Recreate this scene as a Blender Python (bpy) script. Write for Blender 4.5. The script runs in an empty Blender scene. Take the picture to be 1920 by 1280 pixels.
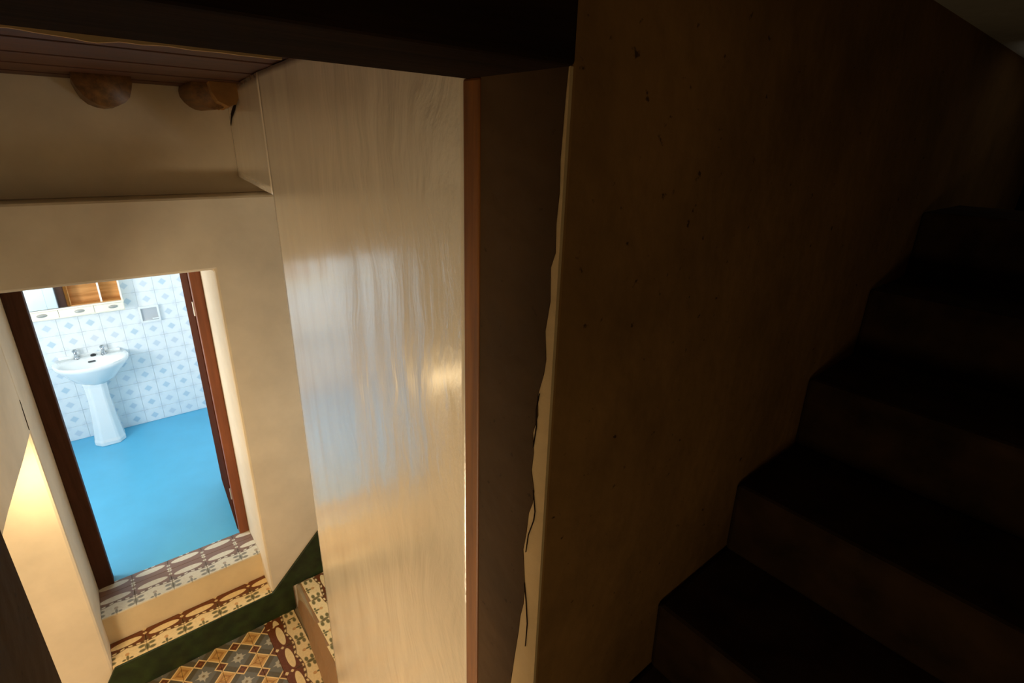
import bpy, bmesh, math, random
from mathutils import Vector, Matrix, noise
random.seed(7)
sc = bpy.context.scene
C = sc.collection
PI = math.pi

# ------------------------------------------------------------------ camera, world, lights, exposure
def make_camera():
    cd = bpy.data.cameras.new('camera')
    cd.sensor_fit = 'HORIZONTAL'; cd.sensor_width = 36.0
    cd.lens = 36.0 * 974.8 / 1920.0
    cd.clip_start = 0.02; cd.clip_end = 60
    co = bpy.data.objects.new('camera', cd); C.objects.link(co)
    a, b, c = math.radians(39.85), math.radians(20.95), math.radians(1.67)
    Rz = Matrix(((math.cos(a), -math.sin(a), 0), (math.sin(a), math.cos(a), 0), (0, 0, 1)))
    M = Matrix(((1, 0, 0), (0, 0, -1), (0, 1, 0)))
    P = Matrix(((1, 0, 0), (0, math.cos(b), -math.sin(b)), (0, math.sin(b), math.cos(b))))
    R = Matrix(((math.cos(c), -math.sin(c), 0), (math.sin(c), math.cos(c), 0), (0, 0, 1)))
    W = R @ P @ M @ Rz                                # world -> camera (x right, y down, z forward)
    flip = Matrix(((1, 0, 0), (0, -1, 0), (0, 0, -1)))
    co.matrix_world = Matrix.Translation((0, 0, 3.16)) @ (W.transposed() @ flip).to_4x4()
    sc.camera = co
make_camera()

w = bpy.data.worlds.new('world'); sc.world = w
w.use_nodes = True
w.node_tree.nodes['Background'].inputs[0].default_value = (0.7, 0.8, 1.0, 1)
w.node_tree.nodes['Background'].inputs[1].default_value = 0.0
sc.view_settings.view_transform = 'Standard'; sc.view_settings.look = 'None'
sc.view_settings.gamma = 1.0; sc.view_settings.exposure = 0.0
sc.view_settings.use_curve_mapping = False
sc.cycles.max_bounces = 10; sc.cycles.diffuse_bounces = 9; sc.cycles.sample_clamp_indirect = 8.0
sc.cycles.caustics_reflective = False; sc.cycles.caustics_refractive = False

def light(name, typ, loc, col, power, **kw):
    d = bpy.data.lights.new(name, typ); d.color = col; d.energy = power
    for k, v in kw.items():
        if k not in ('rot',): setattr(d, k, v)
    o = bpy.data.objects.new(name, d); C.objects.link(o); o.location = loc
    if 'rot' in kw: o.rotation_euler = kw['rot']
    return o
# daylight through the bathroom window (in the bathroom's side wall)
light('window_daylight', 'AREA', (-1.27, 4.28, 1.92), (1.0, 0.985, 0.95), 37, shape='RECTANGLE', size=0.7, size_y=0.7,
      rot=(0, math.radians(-90), 0))
# the warm shaded lamp in the passage under the side wall, throwing its light towards the landing
LAMP = (-0.53, 2.87, 1.665)
light('passage_lamp_light', 'AREA', LAMP, (1.0, 0.74, 0.40), 6.0, shape='DISK', size=0.085, rot=(0, math.radians(-60), 0))
# the main lamp further into the passage
light('passage_main_light', 'POINT', (-1.20, 1.0, 1.0), (1.0, 0.80, 0.54), 80, shadow_soft_size=0.2)
# light coming down the winding stair behind the cream wall
light('stair_light', 'AREA', (2.24, 2.62, 1.45), (0.95, 1.0, 0.96), 14.5, shape='RECTANGLE', size=0.5, size_y=0.8, rot=(0, math.radians(90), 0))
# faint added fill lights: one behind the viewer, one spot up at the ceiling
g = light('rear_fill', 'AREA', (-0.36, -0.42, 2.25), (1.0, 0.74, 0.40), 2.4, shape='RECTANGLE', size=0.3, size_y=0.3)  # unseen fill, added to brighten the brown wall
g.rotation_euler = Vector((0.95, 1.0, 0.25)).to_track_quat('-Z', 'Y').to_euler()
light('upper_ceiling_fill', 'SPOT', (2.75, -0.22, 2.15), (1.0, 0.97, 0.9), 12, shadow_soft_size=0.05, spot_size=math.radians(58), spot_blend=0.6, rot=(0, math.radians(180), 0))  # upward spot added to lift the ceiling, no source there

# ------------------------------------------------------------------ material helpers
def lin(r, g, b):
    f = lambda c: (c / 255) / 12.92 if c / 255 <= 0.04045 else ((c / 255 + 0.055) / 1.055) ** 2.4
    return (f(r), f(g), f(b), 1)

class NT:
    def __init__(s, name):
        s.m = bpy.data.materials.new(name); s.m.use_nodes = True
        s.t = s.m.node_tree; s.n = s.t.nodes
        s.b = s.n['Principled BSDF']
    def new(s, typ, **kw):
        x = s.n.new(typ)
        for k, v in kw.items(): setattr(x, k, v)
        return x
    def put(s, sock, v):
        if isinstance(v, bpy.types.NodeSocket): s.t.links.new(v, sock)
        else: sock.default_value = v
    def math(s, op, a, b=0.0, c=0.0):
        x = s.new('ShaderNodeMath', operation=op)
        s.put(x.inputs[0], a); s.put(x.inputs[1], b); s.put(x.inputs[2], c)
        return x.outputs[0]
    def mix(s, f, a, b):
        x = s.new('ShaderNodeMix', data_type='RGBA')
        s.put(x.inputs[0], f); s.put(x.inputs[6], a); s.put(x.inputs[7], b)
        return x.outputs[2]
    def coord(s, which='Object', scale=(1, 1, 1)):
        tc = s.new('ShaderNodeTexCoord'); mp = s.new('ShaderNodeMapping')
        mp.inputs['Scale'].default_value = scale
        s.t.links.new(tc.outputs[which], mp.inputs[0])
        return mp.outputs[0]
    def noise(s, co, scale, detail=4, rough=0.55):
        x = s.new('ShaderNodeTexNoise'); s.put(x.inputs['Vector'], co)
        x.inputs['Scale'].default_value = scale; x.inputs['Detail'].default_value = detail
        x.inputs['Roughness'].default_value = rough
        return x.outputs['Fac']
    def ramp(s, f, lo, hi):
        x = s.new('ShaderNodeMapRange'); s.put(x.inputs[0], f)
        x.inputs[1].default_value = lo; x.inputs[2].default_value = hi
        return x.outputs[0]
    def bump(s, h, strength, dist=0.01):
        x = s.new('ShaderNodeBump'); x.inputs['Strength'].default_value = strength
        x.inputs['Distance'].default_value = dist; s.put(x.inputs['Height'], h)
        s.t.links.new(x.outputs[0], s.b.inputs['Normal'])
    def fin(s, col, rough=0.6, spec=0.5, metal=0.0):
        s.put(s.b.inputs['Base Color'], col); s.put(s.b.inputs['Roughness'], rough)
        s.b.inputs['Specular IOR Level'].default_value = spec; s.b.inputs['Metallic'].default_value = metal
        return s.m

def plain(name, rgb, rough=0.5, spec=0.5, metal=0.0, var=0.12, scale=6, bump=0.0, stretch=(1, 1, 1)):
    t = NT(name); co = t.coord('Object', stretch)
    f = t.ramp(t.noise(co, scale), 0.3, 0.7)
    a = lin(*[max(0, c * (1 - var)) for c in rgb]); b = lin(*[min(255, c * (1 + var * 0.6)) for c in rgb])
    if bump: t.bump(t.noise(co, scale * 3), bump, 0.004)
    return t.fin(t.mix(f, a, b), rough, spec, metal)

def plaster(name, rgb, rough=0.75, var=0.10, speck=0.0, bump=0.5, spec=0.3):
    t = NT(name); co = t.coord('Object')
    f = t.ramp(t.noise(co, 2.2, 5, 0.6), 0.3, 0.7)
    col = t.mix(f, lin(*[c * (1 - var) for c in rgb]), lin(*rgb))
    if speck:
        k = t.ramp(t.noise(co, 38, 3, 0.6), 0.66, 0.72)
        col = t.mix(t.math('MULTIPLY', k, speck), col, lin(40, 26, 14))
    h = t.math('ADD', t.noise(co, 5, 3), t.math('MULTIPLY', t.noise(co, 30, 4), 0.12))
    t.bump(h, bump, 0.02)
    return t.fin(col, rough, spec)

def gloss_plaster():
    # oil paint brushed up and down over uneven plaster
    t = NT('gloss_cream_paint'); co = t.coord('Object')
    f = t.ramp(t.noise(co, 2.5, 5, 0.6), 0.3, 0.7)
    col = t.mix(f, lin(222, 210, 188), lin(233, 222, 200))
    st0 = t.coord('Object', (7, 7, 1.0))
    wob = t.new('ShaderNodeTexNoise'); t.put(wob.inputs['Vector'], co); wob.inputs['Scale'].default_value = 2.6
    vm = t.new('ShaderNodeVectorMath', operation='MULTIPLY_ADD'); t.put(vm.inputs[0], wob.outputs['Color'])
    vm.inputs[1].default_value = (1.6, 1.6, 0.6); t.put(vm.inputs[2], st0)
    st = vm.outputs[0]
    fine = t.noise(co, 26, 4, 0.6)
    h = t.math('ADD', t.math('MULTIPLY', t.noise(st, 1.6, 2), 0.8), t.math('ADD', t.math('MULTIPLY', t.noise(st, 6, 2), 0.06), t.math('MULTIPLY', t.noise(st, 9, 3), 0.14)))
    sp = t.new('ShaderNodeSeparateXYZ'); t.t.links.new(t.coord('Object'), sp.inputs[0])
    near = t.ramp(sp.outputs[1], 1.75, 1.05)          # heavier brush marks towards the doorway
    edge_ = t.ramp(sp.outputs[1], 0.92, 0.76)          # knocked, lumpy plaster at the doorway edge
    h = t.math('ADD', h, t.math('MULTIPLY', t.math('MULTIPLY', fine, edge_), 0.18))
    t.bump(t.math('MULTIPLY', h, t.math('ADD', 0.42, t.math('MULTIPLY', near, 1.9))), 0.42, 0.012)
    t.b.inputs['Coat Weight'].default_value = 0.9; t.b.inputs['Coat Roughness'].default_value = 0.2
    return t.fin(col, 0.26, 0.8)

def wood(name, dark, light, rough=0.55, axis=2, spec=0.4):
    s = [14, 14, 14]; s[axis] = 1.0
    t = NT(name); co = t.coord('Object', tuple(s))
    n = t.noise(co, 3.0, 5, 0.6)
    t.bump(n, 0.25, 0.004)
    return t.fin(t.mix(t.ramp(n, 0.3, 0.7), lin(*dark), lin(*light)), rough, spec)

M = {}
M['cream'] = plaster('cream_plaster', (224, 213, 190), bump=0.25)
M['gloss'] = gloss_plaster()
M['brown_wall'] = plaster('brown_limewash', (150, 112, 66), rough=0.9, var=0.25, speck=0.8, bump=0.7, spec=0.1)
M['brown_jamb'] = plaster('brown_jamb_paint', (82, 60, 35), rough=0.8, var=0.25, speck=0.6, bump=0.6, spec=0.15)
M['chip'] = plaster('bare_plaster', (214, 184, 136), rough=0.85, var=0.15, bump=0.9)
M['ochre'] = plaster('ochre_mortar', (176, 128, 70), rough=0.9, var=0.3, bump=0.9)
M['ceiling_white'] = plaster('dull_white_plaster', (232, 228, 214), bump=0.5)
M['joist'] = wood('joist_timber', (80, 54, 26), (128, 90, 46), axis=1)
M['board'] = wood('board_timber', (52, 22, 3), (82, 40, 7), axis=0)
M['darkwood'] = wood('dark_stained_wood', (66, 42, 32), (86, 58, 46), axis=2, rough=0.7, spec=0.12)
M['leafwood'] = wood('brown_door_wood', (58, 26, 10), (76, 36, 14), axis=2, rough=0.9, spec=0.02)
M['redwood'] = wood('red_brown_frame_wood', (112, 62, 36), (136, 78, 46), axis=2)
M['trimwood'] = wood('ochre_trim_wood', (104, 60, 18), (146, 90, 32), axis=2)
M['blackwood'] = wood('black_lintel_wood', (30, 21, 14), (46, 32, 22), rough=0.95, axis=0, spec=0.03)
M['green'] = plain('dark_green_paint', (34, 48, 22), 0.5, 0.4, var=0.35, scale=14)
M['riser'] = plaster('tan_render', (224, 206, 168), rough=0.8, bump=0.6)
M['nosing'] = plaster('worn_brown_cement', (150, 116, 82), rough=0.6, bump=0.6)
M['grout'] = plain('grout', (150, 132, 100), 0.9)
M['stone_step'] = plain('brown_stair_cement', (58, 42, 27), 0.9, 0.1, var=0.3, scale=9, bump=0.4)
M['blue'] = plain('blue_floor_paint', (84, 176, 214), 0.35, 0.5, var=0.03, scale=3)
M['white_wall'] = plain('white_paint', (235, 240, 242), 0.6, var=0.02)
M['ceramic'] = plain('white_ceramic', (236, 240, 240), 0.12, 0.5, var=0.01)
M['chrome'] = plain('chrome', (190, 195, 200), 0.15, 0.5, 1.0, var=0.03)
M['rubber'] = plain('black_rubber', (30, 30, 32), 0.6)
M['slot'] = plain('overflow_dark', (70, 76, 80), 0.6)
M['cab'] = plain('cream_cabinet_enamel', (246, 240, 222), 0.35, var=0.02)
M['cabwood'] = wood('honey_cabinet_wood', (176, 118, 58), (214, 156, 90), axis=0)
M['mirror'] = plain('mirror_glass', (225, 235, 238), 0.03, 0.5, 1.0, var=0.01)
M['pull'] = plain('pewter_pull', (178, 176, 168), 0.4, 0.5, 0.3, var=0.05)
M['crack'] = plain('crack_dark', (34, 24, 14), 0.95, 0.05)
M['grey_inner'] = plain('grey_recess', (190, 194, 198), 0.4, var=0.02)
M['white_grout'] = plain('white_grout', (236, 240, 242), 0.8, var=0.02)

def uv_axes(t):
    tc = t.new('ShaderNodeTexCoord'); sp = t.new('ShaderNodeSeparateXYZ')
    t.t.links.new(tc.outputs['UV'], sp.inputs[0])
    return sp.outputs[0], sp.outputs[1]
def lt(t, a, b, soft=0.02):                       # 1 where a < b, soft edge
    x = t.new('ShaderNodeMapRange'); t.put(x.inputs[0], a)
    x.inputs[1].default_value = b + soft / 2; x.inputs[2].default_value = b - soft / 2
    return x.outputs[0]
def ell(t, u, v, cu, cv, ru, rv):
    a = t.math('DIVIDE', t.math('SUBTRACT', u, cu), ru); b = t.math('DIVIDE', t.math('SUBTRACT', v, cv), rv)
    return t.math('ADD', t.math('MULTIPLY', a, a), t.math('MULTIPLY', b, b))

def field_tile_mat():
    t = NT('cement_tile_star'); u, v = uv_axes(t)
    a = t.math('ABSOLUTE', t.math('SUBTRACT', u, 0.5)); b = t.math('ABSOLUTE', t.math('SUBTRACT', v, 0.5))
    s = t.math('ADD', a, b)
    dc = t.math('SUBTRACT', 1.0, s)
    db = t.math('SUBTRACT', 0.5, t.math('ABSOLUTE', t.math('SUBTRACT', a, b)))
    mx = t.math('MAXIMUM', a, b)
    col = t.mix(lt(t, s, 0.43, 0.04), lin(86, 78, 58), lin(104, 102, 92))
    star = t.math('MAXIMUM', lt(t, mx, 0.12), lt(t, s, 0.17))
    arms = t.math('MAXIMUM', lt(t, t.math('ADD', t.math('MULTIPLY', a, 4.0), b), 0.24), lt(t, t.math('ADD', t.math('MULTIPLY', b, 4.0), a), 0.24))
    col = t.mix(t.math('MAXIMUM', star, arms), col, lin(176, 168, 146))
    col = t.mix(lt(t, s, 0.055), col, lin(120, 104, 74))
    cream = lin(232, 196, 132)
    col = t.mix(lt(t, dc, 0.335), col, cream); col = t.mix(lt(t, dc, 0.285), col, lin(196, 150, 82))
    col = t.mix(t.math('MULTIPLY', lt(t, dc, 0.19), t.math('SUBTRACT', 1.0, lt(t, dc, 0.10))), col, lin(168, 118, 58))
    col = t.mix(lt(t, db, 0.205), col, cream); col = t.mix(lt(t, db, 0.155), col, lin(98, 52, 26))
    col = t.mix(lt(t, db, 0.05), col, lin(128, 76, 38))
    n = t.noise(t.coord('Object'), 60, 3)
    col = t.mix(t.math('MULTIPLY', t.ramp(n, 0.4, 0.8), 0.25), col, lin(140, 112, 74))
    return t.fin(col, 0.4, 0.4)

def border_tile_mat(name, warm):
    # v runs from the flower side (0) to the brown side (1); u repeats
    t = NT(name); u0, v = uv_axes(t)
    u = t.math('SUBTRACT', u0, 0.5); ua = t.math('ABSOLUTE', u); un = t.math('SUBTRACT', 0.5, ua)
    cream = lin(236, 212, 160) if warm else lin(214, 210, 192)
    leaf = lin(110, 104, 66) if warm else lin(132, 132, 122)
    brown = lin(104, 52, 22) if warm else lin(128, 102, 92)
    bead = lin(92, 58, 30) if warm else lin(110, 92, 84)
    col = cream
    # leaf cluster at the tile edge, small leaf by the middle
    for (x, du, dv, ru, rv, cv) in ((un, 0.0, 0, 0.06, 0.13, 0.20), (un, 0.13, 0, 0.09, 0.055, 0.12), (un, 0.13, 0, 0.09, 0.055, 0.30), (ua, 0.0, 0, 0.035, 0.10, 0.10), (ua, 0.09, 0, 0.05, 0.035, 0.06)):
        col = t.mix(lt(t, ell(t, x, v, du, cv, ru, rv), 1.0, 0.9), col, leaf)
    col = t.mix(lt(t, ell(t, ua, v, 0.0, 0.24, 0.055, 0.06), 1.0, 0.3), col, lin(206, 160, 104) if warm else lin(170, 158, 140))
    # brown field above an arched line
    arch = t.math('ADD', 0.47, t.math('MULTIPLY', t.math('MULTIPLY', un, un), 0.35))
    col = t.mix(lt(t, arch, t.math('ADD', v, 0.0) if False else 0.0) if False else lt(t, t.math('SUBTRACT', arch, v), 0.0), col, brown)
    # bead chain below the arch
    chain = t.math('ABSOLUTE', t.math('SUBTRACT', v, t.math('ADD', arch, -0.02)))
    col = t.mix(lt(t, chain, 0.05), col, bead)
    beads = t.math('PINGPONG', t.math('MULTIPLY', u0, 10.0), 1.0)
    dots = t.math('MULTIPLY', lt(t, chain, 0.028), lt(t, beads, 0.5, 0.3))
    col = t.mix(dots, col, cream)
    # cream oval in every arch
    col = t.mix(lt(t, ell(t, ua, v, 0.0, 0.69, 0.41, 0.112), 1.0, 0.12), col, cream)
    # node and small star between arches
    col = t.mix(lt(t, ell(t, un, v, 0.0, 0.56, 0.07, 0.10), 1.0, 0.3), col, bead)
    col = t.mix(lt(t, t.math('ADD', un, t.math('ABSOLUTE', t.math('SUBTRACT', v, 0.78))), 0.06), col, cream)
    col = t.mix(lt(t, t.math('ADD', un, t.math('ABSOLUTE', t.math('SUBTRACT', v, 0.95))), 0.07), col, cream)
    n = t.noise(t.coord('Object'), 70, 3)
    col = t.mix(t.math('MULTIPLY', t.ramp(n, 0.4, 0.8), 0.22), col, lin(150, 124, 90))
    return t.fin(col, 0.4, 0.4)

def bath_tile_mat():
    t = NT('bathroom_tile'); u, v = uv_axes(t)
    a = t.math('ABSOLUTE', t.math('SUBTRACT', u, 0.5)); b = t.math('ABSOLUTE', t.math('SUBTRACT', v, 0.5))
    base = lin(236, 241, 243)
    oi = t.new('ShaderNodeObjectInfo')
    dia = t.mix(oi.outputs['Random'], lin(194, 215, 227), lin(213, 222, 231))
    col = base
    cor = t.math('ADD', t.math('POWER', t.math('SUBTRACT', 0.5, a), 2.0), t.math('POWER', t.math('SUBTRACT', 0.5, b), 2.0))
    nn = t.noise(t.coord('UV'), 14, 2)
    col = t.mix(t.math('MULTIPLY', lt(t, cor, 0.05, 0.05), t.ramp(nn, 0.1, 1.1)), col, lin(214, 222, 230))
    col = t.mix(t.math('MULTIPLY', lt(t, t.math('ADD', a, b), 0.27, 0.08), 0.25), col, lin(214, 224, 234))
    col = t.mix(lt(t, t.math('ADD', a, b), 0.215, 0.05), col, dia)
    return t.fin(col, 0.18, 0.5)
M['field_tile'] = field_tile_mat()
M['border_warm'] = border_tile_mat('cement_tile_border', True)
M['border_grey'] = border_tile_mat('cement_tile_border_faded', False)
M['bath_tile'] = bath_tile_mat()

# ------------------------------------------------------------------ mesh helpers
def obj(name, bm, m, parent=None, smooth=False, bevel=0.0, seg=2):
    me = bpy.data.meshes.new(name)
    bmesh.ops.recalc_face_normals(bm, faces=bm.faces[:])
    if smooth:
        for f in bm.faces: f.smooth = True
    bm.to_mesh(me); bm.free()
    me.materials.append(m)
    o = bpy.data.objects.new(name, me); C.objects.link(o)
    if parent:
        o.parent = parent; o.matrix_parent_inverse = parent.matrix_world.inverted()
    if bevel:
        b = o.modifiers.new('bevel', 'BEVEL'); b.width = bevel; b.segments = seg; b.limit_method = 'ANGLE'
    return o
def thing(name, label, cat, loc=(0, 0, 0), group=None):
    o = bpy.data.objects.new(name, None); C.objects.link(o); o.location = loc
    o['label'] = label; o['category'] = cat
    if group: o['group'] = group
    o.matrix_world = Matrix.Translation(loc)
    return o
def struct(o, label=None):
    o['kind'] = 'structure'
    if label: o['label'] = label
    return o
def box(bm, x0, x1, y0, y1, z0, z1):
    vs = [bm.verts.new((x, y, z)) for x in (x0, x1) for y in (y0, y1) for z in (z0, z1)]
    for q in ((0, 1, 3, 2), (4, 6, 7, 5), (0, 4, 5, 1), (2, 3, 7, 6), (0, 2, 6, 4), (1, 5, 7, 3)):
        bm.faces.new([vs[i] for i in q])
    return vs
def boxo(name, x0, x1, y0, y1, z0, z1, m, parent=None, bevel=0.0):
    bm = bmesh.new(); box(bm, x0, x1, y0, y1, z0, z1)
    return obj(name, bm, m, parent, bevel=bevel)
def prism(bm, pts, axis, lo, hi):
    """pts: 2D outline in the two other axes (in x,y,z order), extruded from lo to hi along axis."""
    def p(q, t):
        l = list(q); l.insert(axis, t); return l
    a = [bm.verts.new(p(q, lo)) for q in pts]; b = [bm.verts.new(p(q, hi)) for q in pts]
    bm.faces.new(a); bm.faces.new(b[::-1])
    n = len(pts)
    for i in range(n): bm.faces.new((a[i], a[(i + 1) % n], b[(i + 1) % n], b[i]))
def prismo(name, pts, axis, lo, hi, m, parent=None, bevel=0.0):
    bm = bmesh.new(); prism(bm, pts, axis, lo, hi)
    return obj(name, bm, m, parent, bevel=bevel)
def loft(bm, rings, cap0=True, cap1=True):
    R = [[bm.verts.new(p) for p in r] for r in rings]
    n = len(R[0])
    for a, b in zip(R, R[1:]):
        for i in range(n): bm.faces.new((a[i], a[(i + 1) % n], b[(i + 1) % n], b[i]))
    if cap0: bm.faces.new(R[0][::-1])
    if cap1: bm.faces.new(R[-1])
def tube(bm, pts, r, n=10):
    rings = []
    for i, p in enumerate(pts):
        p = Vector(p); d = (Vector(pts[min(i + 1, len(pts) - 1)]) - Vector(pts[max(i - 1, 0)])).normalized()
        u = d.orthogonal().normalized(); v = d.cross(u)
        rr = r[i] if isinstance(r, (list, tuple)) else r
        rings.append([p + (u * math.cos(2 * PI * k / n) + v * math.sin(2 * PI * k / n)) * rr for k in range(n)])
    loft(bm, rings)
def wavy_slab(name, p0, p1, z0, z1, thick, nu, nv, amp, m):
    """Upright slab whose face runs p0 -> p1 in plan; the plaster face undulates."""
    p0 = Vector((p0[0], p0[1], 0)); p1 = Vector((p1[0], p1[1], 0)); d = (p1 - p0).normalized()
    nrm = Vector((-d.y, d.x, 0))                     # points to the landing (-X)
    bm = bmesh.new(); G = []
    L = (p1 - p0).length
    for j in range(nv + 1):
        row = []
        for i in range(nu + 1):
            s = i / nu; z = z0 + (z1 - z0) * j / nv
            q = p0.lerp(p1, s)
            k = min(1.0, 8 * s, 8 * (1 - s))
            h = amp * (noise.noise(Vector((s * L * 3.2, z * 0.75, 3.1))) + 0.45 * noise.noise(Vector((s * L * 9, z * 1.8, 8.7))) + 0.22 * noise.noise(Vector((s * L * 22, z * 3.5, 1.7))))
            q = q + nrm * h * k
            # hand-trowelled arris: nibble the free edge a little
            row.append(bm.verts.new((q.x, q.y, z)))
        G.append(row)
    for j in range(nv):
        for i in range(nu): bm.faces.new((G[j][i], G[j][i + 1], G[j + 1][i + 1], G[j + 1][i]))
    for f in bm.faces: f.smooth = True
    off = -nrm * thick
    B = {}
    def bk(v):
        if v not in B: B[v] = bm.verts.new(v.co + off)
        return B[v]
    per = [G[0][i] for i in range(nu + 1)] + [G[j][nu] for j in range(1, nv + 1)] + [G[nv][i] for i in range(nu - 1, -1, -1)] + [G[j][0] for j in range(nv - 1, 0, -1)]
    n = len(per)
    for i in range(n):
        a, b = per[i], per[(i + 1) % n]
        bm.faces.new((a, b, bk(b), bk(a)))
    bm.faces.new([bk(v) for v in per])
    return obj(name, bm, m)

_tile_cache = {}
def tile(name, m, cx, cy, z, sx, sy, uv=(0, 0, 1, 1), rot=0, th=0.01, parent=None, face='Z'):
    """One bevel-edged tile; uv = (u0,v0,u1,v1) of its printed face. rot: quarter turns of the print."""
    key = (m.name, round(sx, 4), round(sy, 4), uv, rot, face)
    if key not in _tile_cache:
        bm = bmesh.new(); g = 0.0008; c = 0.0012
        o4 = [(-sx / 2 + g, -sy / 2 + g), (sx / 2 - g, -sy / 2 + g), (sx / 2 - g, sy / 2 - g), (-sx / 2 + g, sy / 2 - g)]
        i4 = [(x - math.copysign(c, x), y - math.copysign(c, y)) for x, y in o4]
        r0 = [bm.verts.new((x, y, -th)) for x, y in o4]; r1 = [bm.verts.new((x, y, -c)) for x, y in o4]; r2 = [bm.verts.new((x, y, 0)) for x, y in i4]
        for a, b in ((r0, r1), (r1, r2)):
            for i in range(4): bm.faces.new((a[i], a[(i + 1) % 4], b[(i + 1) % 4], b[i]))
        bm.faces.new(r2)
        L = bm.loops.layers.uv.new('UVMap')
        for f in bm.faces:
            for l in f.loops:
                a = l.vert.co.x / sx + 0.5; b = l.vert.co.y / sy + 0.5
                for _ in range(rot % 4): a, b = b, 1 - a
                l[L].uv = (uv[0] + (uv[2] - uv[0]) * a, uv[1] + (uv[3] - uv[1]) * b)
        bmesh.ops.recalc_face_normals(bm, faces=bm.faces[:])
        me = bpy.data.meshes.new(name); bm.to_mesh(me); bm.free(); me.materials.append(m)
        _tile_cache[key] = me
    o = bpy.data.objects.new(name, _tile_cache[key]); C.objects.link(o)
    o.location = (cx, cy, z)
    if face == '-Y': o.rotation_euler = (PI / 2, 0, 0)
    if parent:
        o.parent = parent; o.matrix_parent_inverse = parent.matrix_world.inverted()
    return o
def crack(name, pts, wid, axis, level, parent):
    """A thin dark fissure lying on a plane; pts are 2D in the two other axes."""
    bm = bmesh.new(); n = len(pts); A = []; B = []
    for i, p in enumerate(pts):
        w_ = wid * (0.25 + 0.75 * math.sin(PI * (i + 0.5) / n))
        q = Vector(pts[min(i + 1, n - 1)]) - Vector(pts[max(i - 1, 0)]); q = Vector((-q.y, q.x)).normalized() * w_ / 2
        for Lst, s in ((A, 1), (B, -1)):
            l = [p[0] + s * q.x, p[1] + s * q.y]; l.insert(axis, level); Lst.append(bm.verts.new(l))
    for i in range(n - 1): bm.faces.new((A[i], A[i + 1], B[i + 1], B[i]))
    r = bmesh.ops.extrude_face_region(bm, geom=bm.faces[:])
    d = [0, 0, 0]; d[axis] = 0.002
    bmesh.ops.translate(bm, verts=[v for v in r['geom'] if isinstance(v, bmesh.types.BMVert)], vec=d)
    return obj(name, bm, M['crack'], parent)

# ------------------------------------------------------------------ the landing: shell
YA, YA2, YF = 3.105, 3.25, 3.59
XL, XR = -0.383, 0.508
wall_back = struct(prismo('wall_back', [(-1.7, -1.2), (XL, -1.2), (XL, 2.48), (XR, 2.48), (XR, -1.2), (2.4, -1.2), (2.4, 2.86), (-1.7, 2.86)], 1, YA, YF + 0.06, M['cream'], bevel=0.014))
wall_upper = struct(boxo('wall_upper', -1.7, 2.4, YA2, YF + 0.06, 2.862, 3.62, M['cream']))
# side wall with the low passage beneath it (its lower edge rises towards the viewer)
edge = [(3.105, 1.80), (3.0, 1.813), (2.75, 1.848), (2.485, 1.892), (2.17, 1.943), (2.0, 1.965), (1.88, 1.977), (1.4, 2.02), (0.73, 2.06)]
wall_left = struct(prismo('wall_left', [(YA, 3.37)] + edge + [(0.73, 3.37)], 0, -1.7, XL, M['cream'], bevel=0.012))
wall_right = struct(wavy_slab('wall_right', (0.500, 0.727), (0.605, 2.19), -0.01, 3.37, 0.11, 70, 150, 0.0042, M['gloss']))
bulkhead = struct(wavy_slab('wall_right_upper', (0.605, 2.19), (0.73, 3.25), 2.945, 3.37, 0.11, 24, 12, 0.003, M['gloss']))
# the enclosure further off
struct(boxo('wall_passage', -1.8, -1.7, 0.5, 3.7, -1.2, 3.6, M['cream']))
struct(boxo('wall_stair', 2.3, 2.4, 0.73, 3.2, -0.2, 3.6, M['cream']))
# ceiling: joists and boards
ceiling = struct(boxo('ceiling', -1.7, 2.4, 0.73, 3.3, 3.395, 3.5, M['board']))
for k in range(13):
    y0 = 3.25 - 0.185 * (k + 1)
    boxo('plank', -1.65, 2.3, y0 + 0.003, y0 + 0.182, 3.372 + 0.003 * (k % 2), 3.3955, M['board'], ceiling, bevel=0.003)
for k, (x, r, zc) in enumerate(((-0.78, 0.095, 3.345), (-0.29, 0.10, 3.35), (0.2, 0.100, 3.352), (0.60, 0.085, 3.352))):
    bm = bmesh.new(); rings = []
    for i in range(13):
        y = 2.9 + (3.26 - 2.9) * i / 12
        rings.append([(x + 0.012 * noise.noise(Vector((y * 1.3, k, 0))) + math.cos(2 * PI * j / 20) * r * (1 + 0.07 * noise.noise(Vector((y * 1.5, j * 0.5, k)))), y,
                       zc + math.sin(2 * PI * j / 20) * r * (1 + 0.07 * noise.noise(Vector((y * 1.5, j * 0.5, k + 9))))) for j in range(20)])
    loft(bm, rings)
    obj('joist', bm, M['joist'], ceiling, smooth=True)

bm = bmesh.new()
rings = []
for y in (2.78, 2.86, 2.94, 3.02, 3.1, 3.18, 3.25):
    xf = 0.605 + 0.118 * (y - 2.19)
    rings.append([(xf + dx, y, z + 0.012 * noise.noise(Vector((dx * 40, y * 14, z * 30)))) for dx, z in ((-0.115, 3.40), (-0.105, 3.33), (-0.085, 3.29), (-0.045, 3.272), (-0.012, 3.285), (0.004, 3.32), (0.02, 3.40))])
loft(bm, rings)
obj('plaster_packing', bm, M['ochre'], ceiling, smooth=False)
slit = crack('crack', [(2.84, 3.305), (2.95, 3.278), (3.04, 3.262), (3.12, 3.245), (3.20, 3.205)], 0.026, 0, 0.0, ceiling)
for v in slit.data.vertices: v.co.x += 0.605 + 0.118 * (v.co.y - 2.19) - 0.005

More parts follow.
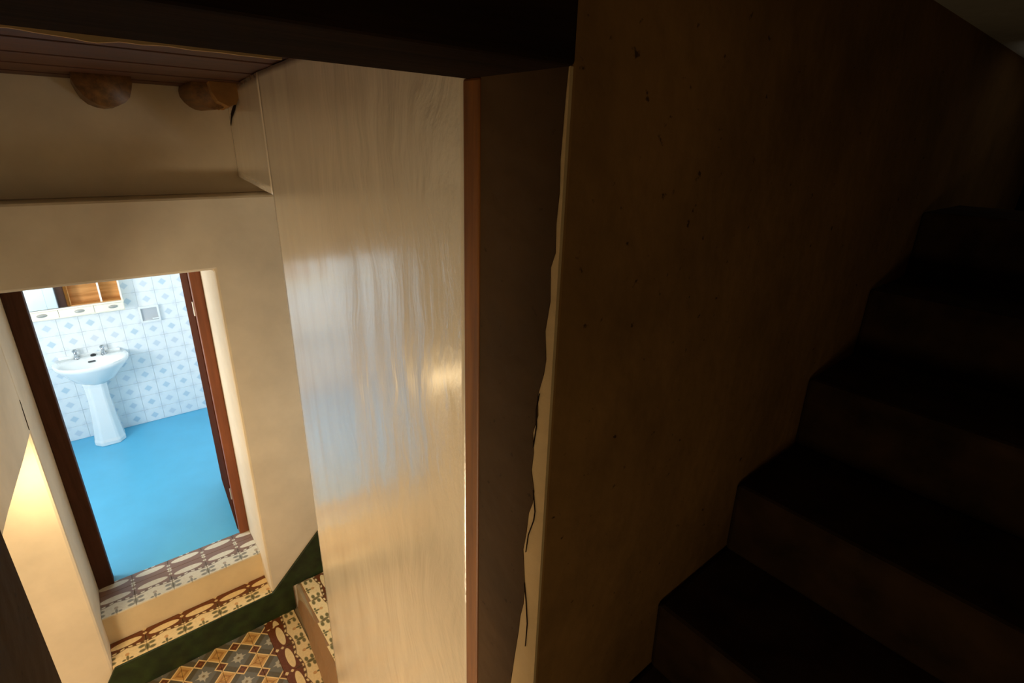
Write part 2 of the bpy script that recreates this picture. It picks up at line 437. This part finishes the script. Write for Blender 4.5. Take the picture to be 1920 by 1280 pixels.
# ------------------------------------------------------------------ the near wall with its doorway
XJ, XJL, ZH = 0.50, -0.146, 3.2475
wall_front = struct(prismo('wall_front', [(-1.8, -0.2), (XJL, -0.2), (XJL, ZH), (XJ, ZH), (XJ, -0.2), (3.9, -0.2), (3.9, 3.9), (-1.8, 3.9)], 1, 0.50, 0.725, M['brown_wall'], bevel=0.006))
# brown painted lining of the jamb, chipped bare along its near edge
bnd = [(3.25, .503), (3.216, .505), (3.14, .508), (3.10, .506), (3.059, .509), (3.02, .507), (2.998, .515), (2.95, .512), (2.903, .519), (2.86, .514), (2.835, .517), (2.795, .528), (2.76, .525), (2.725, .535), (2.69, .531), (2.654, .534), (2.617, .525), (2.59, .528), (2.566, .536), (2.518, .54), (2.48, .546), (2.455, .543), (2.397, .537), (2.356, .539), (2.32, .546), (2.278, .549), (2.2, .558), (2.111, .567), (1.9, .575), (1.5, .58)]
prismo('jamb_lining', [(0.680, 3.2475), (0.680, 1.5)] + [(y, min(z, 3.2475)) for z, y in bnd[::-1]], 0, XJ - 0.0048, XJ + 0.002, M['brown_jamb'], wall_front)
prismo('chipped_plaster', [(0.5005, 3.2475), (0.5005, 1.5)] + [(y + 0.004, min(z, 3.2475)) for z, y in bnd[::-1]], 0, XJ - 0.0035, XJ + 0.002, M['chip'], wall_front)['label'] = 'pale bare plaster where the brown coat has chipped off'
for pts in ([(.524, 2.80), (.529, 2.77), (.527, 2.74), (.532, 2.70)], [(.527, 2.62), (.520, 2.58), (.522, 2.56), (.534, 2.52), (.538, 2.48)], [(.538, 2.41), (.531, 2.37), (.525, 2.32), (.527, 2.26)]):
    crack('crack', pts, 0.0011, 0, XJ - 0.0058, wall_front)
boxo('trim_strip', XJ - 0.0075, XJ + 0.002, 0.680, 0.7252, 1.2, ZH, M['trimwood'], wall_front, bevel=0.004)['label'] = 'ochre brown wooden strip edging the jamb'
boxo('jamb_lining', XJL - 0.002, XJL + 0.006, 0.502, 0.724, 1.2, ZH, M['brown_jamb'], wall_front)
boxo('lintel', -0.5, 0.502, 0.496, 0.722, ZH - 0.0005, ZH + 0.13, M['blackwood'], wall_front, bevel=0.006)
# ragged plaster lip along the lintel's far lower edge
bm = bmesh.new(); A = []
for i in range(41):
    x = XJL + (0.23 - XJL) * i / 40
    h = 0.0025 + 0.0018 * noise.noise(Vector((x * 40, 0, 0))) + 0.0045 * max(0.0, 1 - abs(x - 0.045) / 0.03)
    A.append((x, h))
prism(bm, [(XJL, ZH + 0.002), (0.23, ZH + 0.002)] + [(x, ZH - max(0.001, h)) for x, h in A[::-1]], 1, 0.7215, 0.7265)
obj('plaster_lip', bm, M['chip'], wall_front)

# ------------------------------------------------------------------ landing floor, steps
floor = struct(boxo('floor', -0.43, 0.72, 0.73, YA + 0.05, -0.15, -0.008, M['grout']))
struct(boxo('floor_passage', -1.7, -0.43, 0.73, YA + 0.05, -0.75, -0.45, M['grout']))
for iy in range(-6, 1):
    yc = 2.93 + 0.2 * iy if iy <= 0 else 0
    for ix in range(-2, 2):
        xc = 0.02 + 0.2 * ix
        if xc - 0.1 < -0.43: continue
        tile('tile', M['field_tile'], xc, yc, 0.0, 0.2, 0.2, parent=floor)
    tile('tile', M['field_tile'], 0.37, yc, 0.0, 0.1, 0.2, (0, 0, 0.5, 1), parent=floor)
    tile('tile', M['field_tile'], -0.43 + 0.025, yc, 0.0, 0.05, 0.2, (0.75, 0, 1, 1), parent=floor)
    tile('tile', M['border_warm'], 0.52, yc, 0.0, 0.2, 0.2, rot=1, parent=floor)
for ix in range(-2, 2):
    tile('tile', M['field_tile'], 0.02 + 0.2 * ix, 3.0625, 0.0, 0.2, 0.065, (0, 0, 1, 0.325), parent=floor) if ix > -2 else None
tile('tile', M['field_tile'], 0.37, 3.0625, 0.0, 0.1, 0.065, (0, 0, 0.5, 0.325), parent=floor)
tile('tile', M['border_warm'], 0.52, 3.0625, 0.0, 0.2, 0.065, (0.675, 0, 1, 1), rot=1, parent=floor)

# green painted skirting: under the threshold, then climbing with the stair beyond
struct(prismo('baseboard_back', [(-0.75, -0.75), (-0.43, -0.15), (-0.43, 0.0), (0.64, 0.0), (0.64, 0.205), (0.95, 0.205), (0.95, 0.665), (XR + 0.002, 0.224), (-0.372, 0.224), (-0.42, 0.14), (-0.75, -0.42)], 1, YA - 0.014, YA + 0.004, M['green'], bevel=0.003), 'dark green painted skirting stepping up with the stair')

thr = thing('threshold_steps', 'two tiled steps with tan riser up to the bathroom doorway', 'steps', (0.06, YA, 0))
boxo('step_block', XL, XR, YA - 0.002, YF + 0.06, 0.0, 0.216, M['riser'], thr)
boxo('riser', XL, XR, 3.293, YF + 0.06, 0.216, 0.424, M['riser'], thr)
for k in range(-1, 5):
    xa = -0.208 + 0.2 * (k - 1) + 0.0; xb = xa + 0.2
    u0, u1 = 0.0, 1.0
    if xa < XL: u0 = (XL - xa) / 0.2; xa = XL
    if xb > XR: u1 = 1 - (xb - XR) / 0.2; xb = XR
    if xb - xa < 0.01: continue
    tile('tile', M['border_warm'], (xa + xb) / 2, (3.100 + 3.293) / 2, 0.228, xb - xa, 0.193, (u0, 0, u1, 0.96), parent=thr)
    tile('tile', M['border_grey'], (xa + xb) / 2, (3.288 + 3.490) / 2, 0.434, xb - xa, 0.202, (u0, 0, u1, 1), parent=thr)
    tile('tile', M['border_grey'], (xa + xb) / 2, (3.490 + 3.592) / 2, 0.434, xb - xa, 0.102, (u0, 1, u1, 0.49), parent=thr)

# stair going up behind the right wall
st = thing('winding_stair', 'tiled stair with worn brown nosing climbing behind the cream wall', 'stairs', (0.7, 2.7, 0))
bm = bmesh.new()
for (y, xb, xt) in ():
    pass
prof = lambda xb, xt: [(xb, 0.0), (xb + 0.012, 0.07), (xb + 0.022, 0.15), (xt - 0.022, 0.19), (xt - 0.010, 0.206), (xt + 0.012, 0.2105), (xt + 0.05, 0.2105), (xt + 0.05, 0.0)]
rings = []
for i in range(17):
    y = 2.21 + (YA - 0.016 - 2.21) * i / 16
    f = (y - 2.4) / 0.7
    j = 0.006 * noise.noise(Vector((y * 9, 0, 4)))
    rings.append([(x + j, y, z) for x, z in prof(0.585 + 0.065 * f, 0.655 + 0.05 * f)])
loft(bm, rings)
obj('nosing', bm, M['nosing'], st)
boxo('tread', 0.66, 2.29, 2.21, YA - 0.016, 0.0, 0.200, M['grout'], st)
for iy in range(-3, 1):
    yc = 2.985 + 0.2 * iy
    for c_ in range(3):
        tile('tile', M['border_warm'], 0.80 + 0.2 * c_ + 0.07 * (yc - 3.1), yc, 0.211, 0.198, 0.2, (1, 1, 0, 0) if c_ % 2 == 0 else (0, 0, 1, 1), rot=1, parent=st)
for k in range(1, 5):
    boxo('tread', 1.05 + 0.3 * k, 2.2, 2.21, YA - 0.016, 0.2 * k, 0.2 * k + 0.2, M['nosing'], st)

# ------------------------------------------------------------------ bathroom
BX0, BX1, BY, BZ = -1.25, 0.80, 5.83, 0.433
struct(boxo('floor_bathroom', BX0, BX1, YF - 0.002, BY + 0.1, 0.3, BZ, M['blue']))
wall_bath = struct(boxo('wall_bathroom_back', BX0 - 0.1, BX1 + 0.1, BY, BY + 0.1, 0.3, 3.1, M['white_grout']))
for i in range(-6, 6):
    for j in range(-8, 10):
        xc = 0.0475 + 0.1508 * i; zc = 1.537 + 0.1485 * j
        if xc - 0.075 < BX0 - 0.1 or xc + 0.07 > BX1 + 0.05 or zc - 0.08 < 0.28 or zc > 2.9: continue
        z0 = max(zc - 0.074, BZ + 0.001); h = zc + 0.0742 - z0
        if h < 0.02: continue
        tile('tile', M['bath_tile'], xc, BY - 0.006, z0 + h / 2, 0.1505, h if h < 0.14 else 0.1482, (0, 1 - h / 0.1482, 1, 1) if h < 0.14 else (0, 0, 1, 1), th=0.007, parent=wall_bath, face='-Y')
struct(boxo('wall_bathroom_right', BX1, BX1 + 0.1, YF + 0.06, BY, 0.3, 3.1, M['white_wall']))
struct(boxo('ceiling_bathroom', BX0 - 0.1, BX1 + 0.1, YF + 0.06, BY + 0.1, 3.0, 3.1, M['white_wall']))
# window wall
wy0, wy1, wz0, wz1 = 3.87, 4.69, 1.51, 2.33
bm = bmesh.new()
for a in ((YF + 0.06, wy0, 0.3, 3.0), (wy1, BY, 0.3, 3.0), (wy0, wy1, 0.3, wz0), (wy0, wy1, wz1, 3.0)):
    box(bm, BX0 - 0.1, BX0, *a)
struct(obj('wall_bathroom_left', bm, M['white_wall']))
win = struct(thing('window_1', 'white window', 'window', (BX0 - 0.05, (wy0 + wy1) / 2, wz0)))
del win['category'], win['label']
bm = bmesh.new()
for a in ((wy0, wy0 + 0.05, wz0, wz1), (wy1 - 0.05, wy1, wz0, wz1), (wy0 + 0.05, wy1 - 0.05, wz0, wz0 + 0.05), (wy0 + 0.05, wy1 - 0.05, wz1 - 0.05, wz1)):
    box(bm, BX0 - 0.09, BX0 - 0.05, *a)
obj('window_frame', bm, M['white_wall'], win)
# inner face of the doorway wall in the bathroom
bm = bmesh.new()
box(bm, BX0, XL, YF + 0.061, YF + 0.08, 0.3, 3.0); box(bm, XR, BX1, YF + 0.061, YF + 0.08, 0.3, 3.0); box(bm, XL, XR, YF + 0.061, YF + 0.08, 2.48, 3.0)
struct(obj('wall_bathroom_front', bm, M['white_wall']))

# door frame and open door leaf
door = struct(thing('door_1', '', '', (0.05, YF, BZ)))
del door['label'], door['category']
boxo('door_jamb', XL + 0.001, -0.300, YF - 0.02, YF + 0.065, BZ, 2.479, M['darkwood'], door, bevel=0.004)
boxo('door_jamb', 0.446, XR - 0.001, YF - 0.02, YF + 0.065, BZ, 2.479, M['redwood'], door, bevel=0.004)['label'] = 'red brown jamb on the hinge side'
boxo('door_head', -0.300, 0.446, YF - 0.02, YF + 0.065, 2.415, 2.479, M['darkwood'], door, bevel=0.004)
bm = bmesh.new(); box(bm, 0.0, 0.042, 0.0, 0.72, BZ + 0.012, 2.41)
leaf = obj('door_leaf', bm, M['leafwood'], None, bevel=0.003)
leaf.location = (0.441, YF + 0.028, 0); leaf.rotation_euler = (0, 0, math.radians(-3.6))
leaf.parent = door; leaf.matrix_parent_inverse = door.matrix_world.inverted()
for zz in (0.72, 2.1):
    bm = bmesh.new(); tube(bm, [(0.444, YF + 0.020, zz), (0.444, YF + 0.020, zz + 0.09)], 0.006, 8)
    obj('hinge', bm, M['pull'], door)

# washbasin
bx, by, bz = -0.165, BY - 0.007, 1.243
basin = thing('pedestal_washbasin', 'white ceramic pedestal washbasin standing against the patterned tile wall', 'washbasin', (bx, by - 0.18, BZ))
def rim(sx, sy, z, cy=0.0, N=48):
    pts = []
    for k in range(N):
        t = 2 * PI * k / N
        c, s = math.cos(t), math.sin(t)
        if s <= 0:                                   # front half: ellipse
            x, y = 0.275 * c, 0.125 + 0.255 * (-s)
        else:                                        # back: squared off
            q = 1 / max(abs(c) / 0.275, abs(s) / 0.125)
            x, y = q * c, 0.125 - q * s
            if abs(x) > 0.245: x = math.copysign(0.245 + (abs(x) - 0.245) * (y / 0.125) ** 0.8, x)
        pts.append((bx + x * sx, by - (0.125 + (y - 0.125) * sy) - cy, z))
    return pts
def oval(a, b, cy, z, N=48):
    return [(bx + a * math.cos(2 * PI * k / N), by - cy + b * math.sin(2 * PI * k / N), z) for k in range(N)]
bm = bmesh.new()
loft(bm, [oval(0.085, 0.075, 0.17, bz - 0.215), oval(0.15, 0.11, 0.18, bz - 0.17), rim(0.80, 0.82, bz - 0.10), rim(0.97, 0.97, bz - 0.045), rim(1, 1, bz - 0.028), rim(1, 1, bz - 0.006), rim(0.985, 0.985, bz),
          oval(0.232, 0.148, 0.222, bz - 0.002), oval(0.222, 0.140, 0.222, bz - 0.014), oval(0.195, 0.118, 0.222, bz - 0.07), oval(0.13, 0.08, 0.22, bz - 0.125), oval(0.03, 0.03, 0.215, bz - 0.142)])
obj('bowl', bm, M['ceramic'], basin, smooth=True)
prismo('upstand', [(bx - 0.225, bz - 0.01), (bx + 0.225, bz - 0.01), (bx + 0.225, bz + 0.022), (bx - 0.225, bz + 0.022)], 1, by - 0.028, by - 0.001, M['ceramic'], basin, bevel=0.008)
bm = bmesh.new(); rings = []
for z, hw, hd, cy in ((0.0, 0.118, 0.098, 0.185), (0.035, 0.118, 0.098, 0.185), (0.06, 0.112, 0.094, 0.183), (0.25, 0.093, 0.083, 0.175), (0.45, 0.082, 0.075, 0.17), (0.57, 0.085, 0.076, 0.17), (0.61, 0.092, 0.08, 0.17)):
    r = []
    for (px, py) in ((-0.45, -1), (0.45, -1), (0.62, -0.93), (0.98, -0.35), (1, -0.2), (1, 1), (-1, 1), (-1, -0.2), (-0.98, -0.35), (-0.62, -0.93)):
        r.append((bx - 0.02 + px * hw, by - cy + py * hd, BZ + z))
    rings.append(r)
loft(bm, rings)
obj('pedestal', bm, M['ceramic'], basin, bevel=0.008, seg=3)
for sx in (-1, 1):
    tx = bx + sx * 0.098; ty = by - 0.055
    bm = bmesh.new()
    tube(bm, [(tx, ty, bz - 0.003), (tx, ty, bz + 0.012), (tx, ty, bz + 0.014), (tx, ty, bz + 0.06)], [0.024, 0.022, 0.014, 0.013], 12)
    tube(bm, [(tx, ty, bz + 0.038), (tx - sx * 0.006, ty - 0.05, bz + 0.046), (tx - sx * 0.01, ty - 0.085, bz + 0.036), (tx - sx * 0.01, ty - 0.092, bz + 0.018)], [0.011, 0.010, 0.009, 0.009], 10)
    tp = obj('tap', bm, M['chrome'], basin, smooth=True)
    bm = bmesh.new(); tube(bm, [(tx, ty, bz + 0.058), (tx, ty, bz + 0.066), (tx, ty, bz + 0.082), (tx, ty, bz + 0.088)], [0.012, 0.021, 0.019, 0.010], 8)
    obj('tap_handle', bm, M['chrome'], tp)
bm = bmesh.new(); prism(bm, [(bx - 0.024, bz - 0.043), (bx + 0.024, bz - 0.043), (bx + 0.028, bz - 0.037), (bx + 0.024, bz - 0.031), (bx - 0.024, bz - 0.031), (bx - 0.028, bz - 0.037)], 1, by - 0.104, by - 0.080)
obj('overflow', bm, M['slot'], basin)
bm = bmesh.new(); tube(bm, [(bx + 0.02, by - 0.052, bz - 0.001), (bx + 0.02, by - 0.052, bz + 0.012), (bx + 0.02, by - 0.052, bz + 0.018)], [0.021, 0.019, 0.008], 14)
obj('plug', bm, M['rubber'], basin)

# bathroom cabinet with mirror doors, an open compartment and three drawers
cx0, cx1, cy0, cy1 = -0.56, 0.168, 5.70, BY - 0.0135
cab = thing('bathroom_cabinet', 'cream mirror cabinet with wooden shelf compartment and three small drawers above the washbasin', 'cabinet', ((cx0 + cx1) / 2, cy1, 1.64))
bm = bmesh.new()
box(bm, cx0, cx1, cy0 + 0.012, cy1, 1.643, 1.655); box(bm, cx0 - 0.004, cx1 + 0.004, cy0 - 0.006, cy1, 1.722, 1.735)
box(bm, cx0, cx0 + 0.014, cy0 + 0.004, cy1, 1.655, 1.722); box(bm, cx1 - 0.014, cx1, cy0 + 0.004, cy1, 1.655, 1.722)
box(bm, cx0, cx0 + 0.014, cy0 + 0.008, cy1, 1.735, 2.25); box(bm, cx1 - 0.012, cx1, cy0 + 0.008, cy1, 1.735, 2.25)
box(bm, cx0, cx1, cy0 + 0.008, cy1, 2.25, 2.265)
obj('body', bm, M['cab'], cab)
boxo('back_panel', cx0 + 0.014, cx1 - 0.012, cy1 - 0.012, cy1 - 0.002, 1.735, 2.25, M['cabwood'], cab)['label'] = 'honey brown wooden back'
boxo('shelf', cx0 + 0.014, cx1 - 0.012, cy0 + 0.02, cy1 - 0.012, 1.7352, 1.742, M['cabwood'], cab)
boxo('side_panel', -0.205, -0.193, cy0 + 0.014, cy1 - 0.012, 1.742, 2.25, M['cabwood'], cab)
boxo('divider', 0.008, 0.022, cy0 + 0.012, cy1 - 0.012, 1.742, 2.25, M['cab'], cab)
boxo('mirror_door', cx0 + 0.002, -0.352, cy0, cy0 + 0.006, 1.738, 2.25, M['mirror'], cab)
boxo('mirror_door', -0.353, -0.200, cy0 + 0.007, cy0 + 0.013, 1.738, 2.25, M['mirror'], cab)
for k, (a, b) in enumerate(((cx0 + 0.003, -0.292), (-0.290, -0.050), (-0.048, cx1 - 0.003))):
    a = max(a, cx0 + 0.003)
    dr = boxo('drawer', a, b, cy0, cy0 + 0.10, 1.652, 1.719, M['cab'], cab, bevel=0.004)
    hx = (-0.40, -0.150, 0.086)[k]
    bm = bmesh.new(); rings = []
    for i in range(7):
        f = i / 6; ang = f * PI / 2
        rings.append([(hx + (0.036 * math.cos(2 * PI * j / 16)) * math.cos(ang) , cy0 + 0.001 - 0.016 * math.sin(ang), 1.687 + 0.015 * math.sin(2 * PI * j / 16) * math.cos(ang) + 0.004 * math.sin(ang)) for j in range(16)])
    bmesh_r = rings[:-1]
    loft(bm, bmesh_r)
    obj('cup_handle', bm, M['pull'], dr, smooth=True)

# ceramic toilet roll holder
hx0, hx1, hz0, hz1 = 0.265, 0.425, 1.468, 1.622
hold = thing('ceramic_roll_holder', 'square white ceramic roll holder with grey recess on the tiled wall', 'roll holder', ((hx0 + hx1) / 2, BY - 0.014, hz0))
bm = bmesh.new(); fy0, fy1 = BY - 0.040, BY - 0.0135; q = 0.016
for a in ((hx0, hx0 + q, hz0, hz1), (hx1 - q, hx1, hz0, hz1), (hx0 + q, hx1 - q, hz0, hz0 + q), (hx0 + q, hx1 - q, hz1 - q, hz1)):
    box(bm, a[0], a[1], fy0, fy1, a[2], a[3])
obj('frame', bm, M['ceramic'], hold)
boxo('recess', hx0 + q, hx1 - q, fy1 - 0.008, fy1 - 0.001, hz0 + q, hz1 - q, M['grey_inner'], hold)
bm = bmesh.new(); tube(bm, [(hx1 - q, fy0 + 0.008, hz0 + 0.028), (hx1 - q - 0.05, fy0 + 0.008, hz0 + 0.028)], 0.007, 8)
obj('roller', bm, M['ceramic'], hold)

# shaded lamp hanging under the soffit of the passage
lamp = thing('passage_lamp', 'small white enamel shaded lamp in the low side passage', 'lamp', (LAMP[0] - 0.04, LAMP[1], 1.835))
ax = Vector((-0.788, 0, 0.616))                      # away from where it shines
def cone(rr):
    bm_ = bmesh.new(); U = Vector((0, 1, 0)); V = ax.cross(U)
    loft(bm_, [[Vector(LAMP) + ax * d + (U * math.cos(2 * PI * k / 20) + V * math.sin(2 * PI * k / 20)) * r for k in range(20)] for d, r in rr])
    return bm_
obj('lamp_shade', cone(((0.012, 0.064), (0.010, 0.067), (0.055, 0.050), (0.085, 0.026), (0.115, 0.022))), M['ceramic'], lamp, smooth=False)
bm = bmesh.new(); tube(bm, [Vector(LAMP) + ax * 0.10, Vector(LAMP) + ax * 0.13 + Vector((0, 0, 0.03)), (LAMP[0] - 0.11, LAMP[1], 1.83)], 0.007, 8)
obj('lamp_arm', bm, M['ceramic'], lamp)

# ------------------------------------------------------------------ upper flight beside the near wall (in the dark)
up = thing('upper_stair', 'dark cement stair flight climbing along the brown wall', 'stairs', (0.9, 0.0, 1.66))
nose = [(0.60, 1.905), (0.90, 2.12), (1.20, 2.335), (1.52, 2.555), (1.84, 2.77), (2.16, 2.985)]
for k, (x, z) in enumerate(nose):
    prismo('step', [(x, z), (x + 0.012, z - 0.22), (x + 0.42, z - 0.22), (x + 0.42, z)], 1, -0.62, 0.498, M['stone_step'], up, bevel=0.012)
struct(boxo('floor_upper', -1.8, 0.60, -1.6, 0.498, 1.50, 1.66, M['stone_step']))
struct(boxo('ceiling_upper', -1.9, 4.4, -1.7, 0.5, 3.51, 3.62, M['ceiling_white']))
struct(boxo('wall_upper_rear', -1.9, 4.4, -1.7, -1.6, 1.4, 3.6, M['brown_wall']))
struct(boxo('wall_upper_left', -1.9, -1.8, -1.6, 0.5, 1.4, 3.6, M['brown_wall']))
struct(boxo('wall_upper_right', 4.3, 4.4, -1.6, 0.5, 1.4, 3.6, M['brown_wall']))

# fissures
crack('crack', [(3.10, 1.98), (3.092, 1.93), (3.085, 1.87), (3.080, 1.83)], 0.008, 0, XL + 0.0005, wall_left)
bpy.context.view_layer.update()
